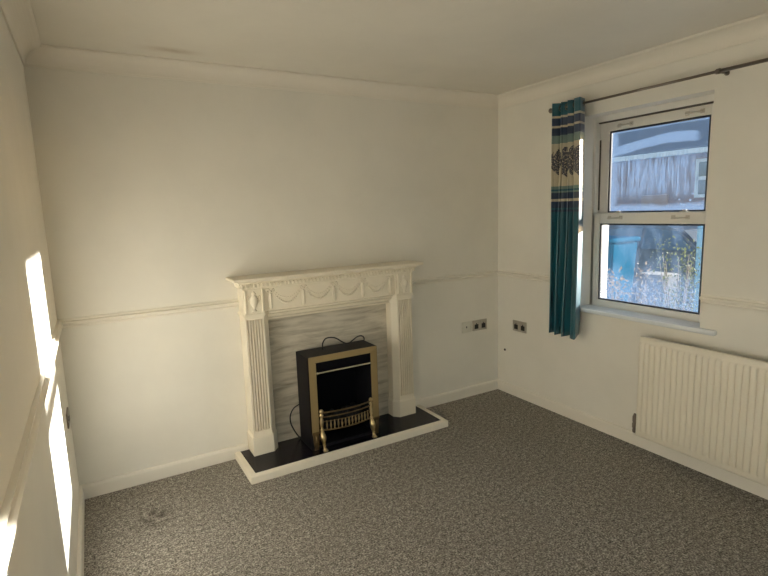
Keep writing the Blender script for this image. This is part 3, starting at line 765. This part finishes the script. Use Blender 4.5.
# ------------------------------------------------------------------ radiator
RY0, RY1, RZ0, RZ1 = -1.352, -2.552, 0.120, 0.742
g = thing('radiator', 'long cream panel radiator with vertical ribs below the sash window', 'radiator', (W-0.05, (RY0+RY1)/2, RZ0))
bm = B(); xf = W-0.100; pitch = 1/30.0; npx = 36*10
zlist = [RZ0, RZ0+0.004, RZ0+0.024, RZ0+0.030, RZ0+0.038, RZ0+0.048, RZ0+0.2, RZ0+0.4, RZ1-0.048, RZ1-0.038, RZ1-0.030, RZ1-0.024, RZ1-0.004, RZ1]
rows = []
for z in zlist:
    row = []
    e = min(z-RZ0, RZ1-z); env = 0 if e <= 0.024 else min(1, (e-0.024)/0.024); env = env*env*(3-2*env)
    edge = 0.006 if e == 0 else 0.0
    for i in range(npx+1):
        y = RY0+(RY1-RY0)*i/npx; ph = ((i/10.0) % 1.0); m_ = 0.012/1.2
        # raised rounded rib with narrow flat valley
        a = abs(ph-0.5)*2; h = 0.0 if a > 0.80 else 0.5+0.5*math.cos(PI*max(0, (a-0.42))/0.38)
        if i < 3 or i > npx-3: h = 0
        x = xf - 0.0085*h*env + edge
        row.append(bm.verts.new((x, y, z)))
    rows.append(row)
for j in range(len(zlist)-1):
    for i in range(npx):
        f = bm.faces.new((rows[j][i], rows[j][i+1], rows[j+1][i+1], rows[j+1][i])); f.smooth = True
o = obj('front_panel', bm, m_rad, g)
sm = o.modifiers.new('thick', 'SOLIDIFY'); sm.thickness = 0.010; sm.offset = 1 if False else -1
bm = B(); box(bm, xf+0.0105, xf+0.012, RY1+0.01, RY0-0.01, RZ0+0.02, RZ1-0.012); box(bm, W-0.041, W-0.030, RY1+0.004, RY0-0.004, RZ0+0.01, RZ1-0.03, 0.002); obj('back_sheet', bm, m_rad, g)
bm = B(); n = 72
for i in range(n):
    ya = RY0-0.03-(RY0-RY1-0.06)*i/n; yb = RY0-0.03-(RY0-RY1-0.06)*(i+1)/n
    xa, xb = (xf+0.013, W-0.042) if i % 2 == 0 else (W-0.042, xf+0.013)
    quadface(bm, [(xa, ya, RZ0+0.03), (xb, yb, RZ0+0.03), (xb, yb, RZ1-0.018), (xa, ya, RZ1-0.018)])
obj('convector_fins', bm, m_radin, g)
for y in (RY0-0.15, RY1+0.15):
    bm = B(); box(bm, xf+0.012, W-0.001, y-0.012, y+0.012, RZ0+0.06, RZ1-0.06, 0.001); obj('wall_bracket', bm, m_radin, g)
for y, s in ((RY0, 1), (RY1, -1)):
    bm = B(); xv = xf+0.016; yv = y+s*0.026
    tube(bm, [(xv, y-s*0.004, 0.160), (xv, yv, 0.160)], 0.0075, 10)
    lathe(bm, [(0.008, 0.118), (0.012, 0.124), (0.012, 0.140), (0.010, 0.146), (0.014, 0.152), (0.014, 0.178), (0.010, 0.184), (0.013, 0.190), (0.0135, 0.222), (0.009, 0.232), (0.006, 0.242)], xv, yv, 0, 14)
    v = obj('valve', bm, m_brown, g, label='slim dark valve at the end of the radiator')
    bm = B(); tube(bm, [(xv, yv, 0.122), (xv+0.004, yv, 0.108), (xv+0.022, yv, 0.100), (W-0.0185, yv, 0.098)], 0.0070, 10, 4); obj('feed_pipe', bm, m_trim, g)

# ------------------------------------------------------------------ outdoors
GZ = -0.30
bm = B(); box(bm, W+T, 60, -30, 40, GZ-0.3, GZ); box(bm, -20, W+T, -30, D-0.2, GZ-0.3, GZ); struct('ground', bm, m_tarmac, label='dark tarmac outside the window')
bm = B(); box(bm, W+T+0.02, 5.6, -4.0, 5.0, GZ+0.0005, GZ+0.05); tag(obj('garden_bed', bm, m_soil), 'strip of bare soil just outside the window', 'garden bed')
# house across the way
HX, hy0, hy1, eave = 16.0, 0.2, 14.0, 2.98
g = thing('brick_house', 'red-brown brick house with dark slate roof seen through misted upper pane', 'house', (HX+3, 7, GZ))
bm = B(); box(bm, HX, HX+7, hy0, hy1, GZ, eave); obj('brick_walls', bm, m_brick, g)
bm = B(); prism(bm, [(HX-0.35, eave-0.02), (HX-0.35, eave+0.10), (HX+3.5, eave+2.9), (HX+7.35, eave+0.10), (HX+7.35, eave-0.02)], hy0-0.3, hy1+0.3, 'xz'); obj('slate_roof', bm, m_slate, g)
bm = B(); box(bm, HX-0.47, HX-0.352, hy0-0.3, hy1+0.3, eave-0.10, eave+0.05, 0.02); obj('gutter', bm, m_white_ext, g)
for yy, z0, z1, wd in ((4.98, 1.62, 2.74, 1.05), (9.6, 1.0, 2.5, 1.3), (12.2, 1.0, 2.5, 1.3)):
    bm = B(); a, b_ = yy+wd/2, yy-wd/2; ring_thin(bm, HX-0.05, HX-0.001, a, b_, z0, z1, 0.09); box(bm, HX-0.05, HX-0.001, b_+0.05, a-0.05, (z0+z1)/2-0.05, (z0+z1)/2+0.05)
    fr = obj('house_window', bm, m_white_ext, g, label='white framed house window')
    bm = B(); box(bm, HX-0.03, HX-0.002, b_+0.09, a-0.09, z0+0.09, z1-0.09); obj('window_pane', bm, m_extglass, fr)
bm = B(); box(bm, HX-0.04, HX-0.001, 6.3, 7.2, GZ, 1.75, 0.01); obj('front_door', bm, m_doortan, g, label='tan wooden door')

# parked car, side on
def car(ox, oy, label):
    g = thing('car', label, 'car', (ox, oy, GZ))
    Lc = 4.1
    prof = [(-2.02, 0.30), (-2.05, 0.55), (-1.98, 0.72), (-1.30, 0.86), (-1.05, 0.92), (-0.55, 1.30), (-0.25, 1.42), (0.55, 1.44), (1.15, 1.36), (1.62, 1.02), (1.95, 0.94), (2.03, 0.60), (2.00, 0.32),
            (1.62, 0.28)] + [(1.28+0.33*math.cos(a), 0.30+0.33*math.sin(a)) for a in [PI*k/8 for k in range(0, 9)]] + [(0.9, 0.22), (-0.9, 0.22)] + [(-1.27+0.33*math.cos(a), 0.30+0.33*math.sin(a)) for a in [PI*k/8 for k in range(0, 9)]] + [(-1.65, 0.28)]
    # body sections: wide at the waist, narrower at the roof
    bm = B(); secs = [(-0.80, 0.86), (-0.86, 0.97), (-0.70, 1.0)]
    def sec(x, inset): return [bm.verts.new((ox+x*(1 if z < 0.95 else (1-inset*0.25*(z-0.95)/0.5)), oy+p, GZ+z)) for p, z in prof]
    rings = [sec(-0.84, 1), sec(-0.78, 0.9), sec(0.78, 0.9), sec(0.84, 1)]
    n = len(prof)
    for a in range(3):
        for i in range(n): bm.faces.new((rings[a][i], rings[a][(i+1) % n], rings[a+1][(i+1) % n], rings[a+1][i]))
    bmesh.ops.triangulate(bm, faces=[bm.faces.new(rings[0][::-1]), bm.faces.new(rings[3])])
    obj('car_body', bm, m_carpaint, g)
    for s in (-1, 1):
        def gx(z): return ox + s*(0.845*(1-0.25*(z-0.95)/0.5)+0.006)
        for nm, q in (('side_window', [(-0.88, 0.98), (-0.50, 1.30), (0.10, 1.37), (0.10, 0.98)]), ('side_window', [(0.17, 0.98), (0.17, 1.37), (1.02, 1.31), (1.35, 1.03), (1.30, 0.98)])):
            bm = B(); quads = [(gx(z), oy+p, GZ+z) for p, z in q]; f = bm.faces.new([bm.verts.new(v) for v in quads])
            r = bmesh.ops.extrude_face_region(bm, geom=[f]); bmesh.ops.translate(bm, vec=(-s*0.012, 0, 0), verts=[v for v in r['geom'] if isinstance(v, bmesh.types.BMVert)])
            obj(nm, bm, m_carglass, g)
    for p, z0, z1 in (((-1.02, -0.56), 0.955, 1.30), ((1.62, 1.18), 1.06, 1.35)):
        bm = B(); dy = -0.02 if p[0] < 0 else 0.02
        quadface(bm, [(ox-0.72, oy+p[0]+dy, GZ+z0), (ox+0.72, oy+p[0]+dy, GZ+z0), (ox+0.64, oy+p[1]+dy, GZ+z1+0.02), (ox-0.64, oy+p[1]+dy, GZ+z1+0.02)])
        r = bmesh.ops.extrude_face_region(bm, geom=list(bm.faces)); bmesh.ops.translate(bm, vec=(0, 0, 0.008), verts=[v for v in r['geom'] if isinstance(v, bmesh.types.BMVert)])
        obj('windscreen', bm, m_carglass, g)
    for p in (-1.27, 1.28):
        for s in (-1, 1):
            bm = B(); lathe(bm, [(0.20, -0.10), (0.295, -0.10), (0.305, -0.07), (0.305, 0.07), (0.295, 0.10), (0.20, 0.10)], ox+s*0.74, oy+p, GZ+0.305, 24, 'x'); wl = obj('wheel', bm, m_tyre, g)
            bm = B(); lathe(bm, [(0.20, 0), (0.20, 0.104), (0.05, 0.11), (0.04, 0.12)] if s > 0 else [(0.20, 0), (0.20, -0.104), (0.05, -0.11), (0.04, -0.12)], ox+s*0.74, oy+p, GZ+0.305, 18, 'x'); obj('wheel_hub', bm, m_alloy, wl)
    bm = B(); box(bm, ox-0.80, ox-0.50, oy-2.055, oy-1.98, GZ+0.60, GZ+0.74, 0.02); obj('headlight', bm, m_white_ext, g)
    bm = B(); box(bm, ox+0.50, ox+0.80, oy-2.055, oy-1.98, GZ+0.60, GZ+0.74, 0.02); obj('headlight', bm, m_white_ext, g)
    return g
car(10.0, 2.6, 'dark blue-grey car parked outside, seen through the lower misted pane')
def wheelie(ox, oy, mat, label, h=1.02):
    g = thing('wheelie_bin', label, 'bin', (ox, oy, GZ))
    bm = B(); a = [bm.verts.new((ox+x*0.42/2, oy+y*0.42/2, GZ+0.06)) for x, y in ((-1, -1), (1, -1), (1, 1), (-1, 1))]; b_ = [bm.verts.new((ox+x*0.56/2, oy+y*0.52/2, GZ+h)) for x, y in ((-1, -1), (1, -1), (1, 1), (-1, 1))]
    for i in range(4): bm.faces.new((a[i], a[(i+1) % 4], b_[(i+1) % 4], b_[i]))
    bm.faces.new(a[::-1]); bm.faces.new(b_); bmesh.ops.bevel(bm, geom=list(bm.edges), offset=0.02, segments=2, affect='EDGES')
    obj('bin_body', bm, mat, g)
    bm = B(); box(bm, ox-0.31, ox+0.31, oy-0.28, oy+0.28, GZ+h+0.001, GZ+h+0.07, 0.025); obj('bin_lid', bm, mat, g)
    for s in (-1, 1):
        bm = B(); lathe(bm, [(0.10, -0.025), (0.10, 0.025)], ox+0.22, oy+s*0.24, GZ+0.10, 18, 'y'); obj('wheel', bm, m_tyre, g)
wheelie(6.6, 1.50, m_bin, 'bright blue wheeled bin outside, near the curtain side of the pane', 1.30)
bm = B(); box(bm, 6.4, 6.75, 0.56, 0.94, GZ, 0.62, 0.02); tag(obj('concrete_block', bm, m_stone), 'pale squat concrete block outside beside the bush', 'block')
bm = B(); box(bm, 6.46, 6.54, 0.14, 0.22, GZ, 1.20, 0.008); lathe(bm, [(0.06, 1.20), (0.05, 1.24), (0.01, 1.26)], 6.5, 0.18, 0, 12)
tag(obj('marker_post', bm, m_post, None, (6.5, 0.18, GZ)), 'thin pale blue post outside behind the leafy bush', 'post')
def bush(name, label, cx, cy, rx, ry, h, n, mat, seed, ls):
    random.seed(seed); g = thing(name, label, 'bush', (cx, cy, GZ+0.06))
    bm = B(); tips = []
    for i in range(16):
        a = random.uniform(0, 2*PI); r = random.uniform(0.2, 1.0)
        tip = (cx+rx*r*math.cos(a), cy+ry*r*math.sin(a), GZ+0.06+h*random.uniform(0.55, 1.0)); tips.append(tip)
        tube(bm, [(cx+random.uniform(-.05, .05), cy+random.uniform(-.05, .05), GZ+0.05), (cx+rx*r*0.4*math.cos(a), cy+ry*r*0.4*math.sin(a), GZ+0.06+h*0.45), tip], [0.012, 0.008, 0.003], 5)
    obj('stem', bm, m_leafd, g)
    bm = B()
    for i in range(n):
        t = random.choice(tips); k = random.uniform(0.35, 1.05)
        c = Vector((cx+(t[0]-cx)*k, cy+(t[1]-cy)*k, GZ+0.06+(t[2]-GZ)*k)) + Vector([random.gauss(0, 0.06) for _ in range(3)])
        c.z = max(c.z, GZ+0.10)
        e = Euler([random.uniform(0, 2*PI) for _ in range(3)]).to_matrix(); s = ls*random.uniform(0.6, 1.3)
        quadface(bm, [c+e@Vector(v)*s for v in ((-1, 0, 0), (0, -0.45, 0.1), (1, 0, 0), (0, 0.45, 0.1))])
    o = obj('foliage', bm, mat, g)
    return g
bush('leafy_bush', 'yellow-green leafy bush outside the lower pane', 5.10, -0.38, 0.26, 0.30, 1.32, 1300, m_leafg, 5, 0.017)
bush('dry_bush', 'dry brown twiggy bush outside, nearest the curtain', 4.30, 0.34, 0.30, 0.38, 1.20, 2200, m_leafd, 9, 0.020)
bush('dry_bush', 'dry brown twiggy bush outside, in front of the leafy bush', 4.20, -0.52, 0.30, 0.38, 1.12, 2200, m_leafd, 12, 0.020)

# ------------------------------------------------------------------ light
sd = Vector((-1.0, 0.130, -0.184)).normalized()
sl = bpy.data.lights.new('sun', 'SUN'); sl.energy = 21.0; sl.angle = math.radians(0.9); sl.color = (1.0, 0.94, 0.85)
so = bpy.data.objects.new('sun', sl); COL.objects.link(so); so.rotation_euler = sd.to_track_quat('-Z', 'Y').to_euler(); so.location = (12, -3, 6)
wd = bpy.data.worlds.new('sky'); sc.world = wd; wd.use_nodes = True; nt = wd.node_tree
sky = nt.nodes.new('ShaderNodeTexSky'); sky.sky_type = 'NISHITA'; sky.sun_disc = False
sky.sun_elevation = math.radians(11); sky.sun_rotation = math.atan2(1.0, -0.15)
bg = nt.nodes['Background']; bg.inputs[1].default_value = 0.17; nt.links.new(sky.outputs[0], bg.inputs[0])
pl = bpy.data.lights.new('fill_door_portal', 'AREA'); pl.shape = 'RECTANGLE'; pl.size = DX1-DX0; pl.size_y = DZ; pl.cycles.is_portal = True
po = bpy.data.objects.new('fill_door_portal', pl); COL.objects.link(po); po.location = ((DX0+DX1)/2, D-0.22, DZ/2); po.rotation_euler = (PI/2, 0, 0)
for y in (W1, W2):
    pl = bpy.data.lights.new('window_portal', 'AREA'); pl.shape = 'RECTANGLE'; pl.size = HEAD-SILL; pl.size_y = y[0]-y[1]; pl.cycles.is_portal = True
    po = bpy.data.objects.new('window_portal', pl); COL.objects.link(po); po.location = (W+T+0.02, (y[0]+y[1])/2, (SILL+HEAD)/2); po.rotation_euler = (0, PI/2, 0)

# ------------------------------------------------------------------ camera
yaw, pitch, roll = 0.521, -0.1515, -0.0333
cam = bpy.data.cameras.new('camera'); co = bpy.data.objects.new('camera', cam); COL.objects.link(co)
cam.sensor_fit = 'HORIZONTAL'; cam.sensor_width = 36.0; cam.lens = 507.96*36/768; cam.clip_start = 0.02
f = Vector((math.sin(yaw)*math.cos(pitch), math.cos(yaw)*math.cos(pitch), math.sin(pitch))); r = Vector((math.cos(yaw), -math.sin(yaw), 0)); u = r.cross(f)
r2 = math.cos(roll)*r + math.sin(roll)*u; u2 = -math.sin(roll)*r + math.cos(roll)*u
mw = Matrix(((r2.x, u2.x, -f.x, 0.191), (r2.y, u2.y, -f.y, -3.1725), (r2.z, u2.z, -f.z, 1.5491), (0, 0, 0, 1)))
co.matrix_world = mw; sc.camera = co

sc.view_settings.view_transform = 'Standard'; sc.view_settings.look = 'None'; sc.view_settings.gamma = 1.0; sc.view_settings.use_curve_mapping = False
sc.view_settings.exposure = 1.02
sc.cycles.max_bounces = 14; sc.cycles.diffuse_bounces = 10; sc.cycles.transparent_max_bounces = 16; sc.cycles.glossy_bounces = 4
sc.cycles.caustics_reflective = False; sc.cycles.caustics_refractive = False
sc.cycles.sample_clamp_indirect = 6.0
sc.cycles.use_denoising = True; sc.cycles.use_adaptive_sampling = False
sc.cycles.film_exposure = 1.0
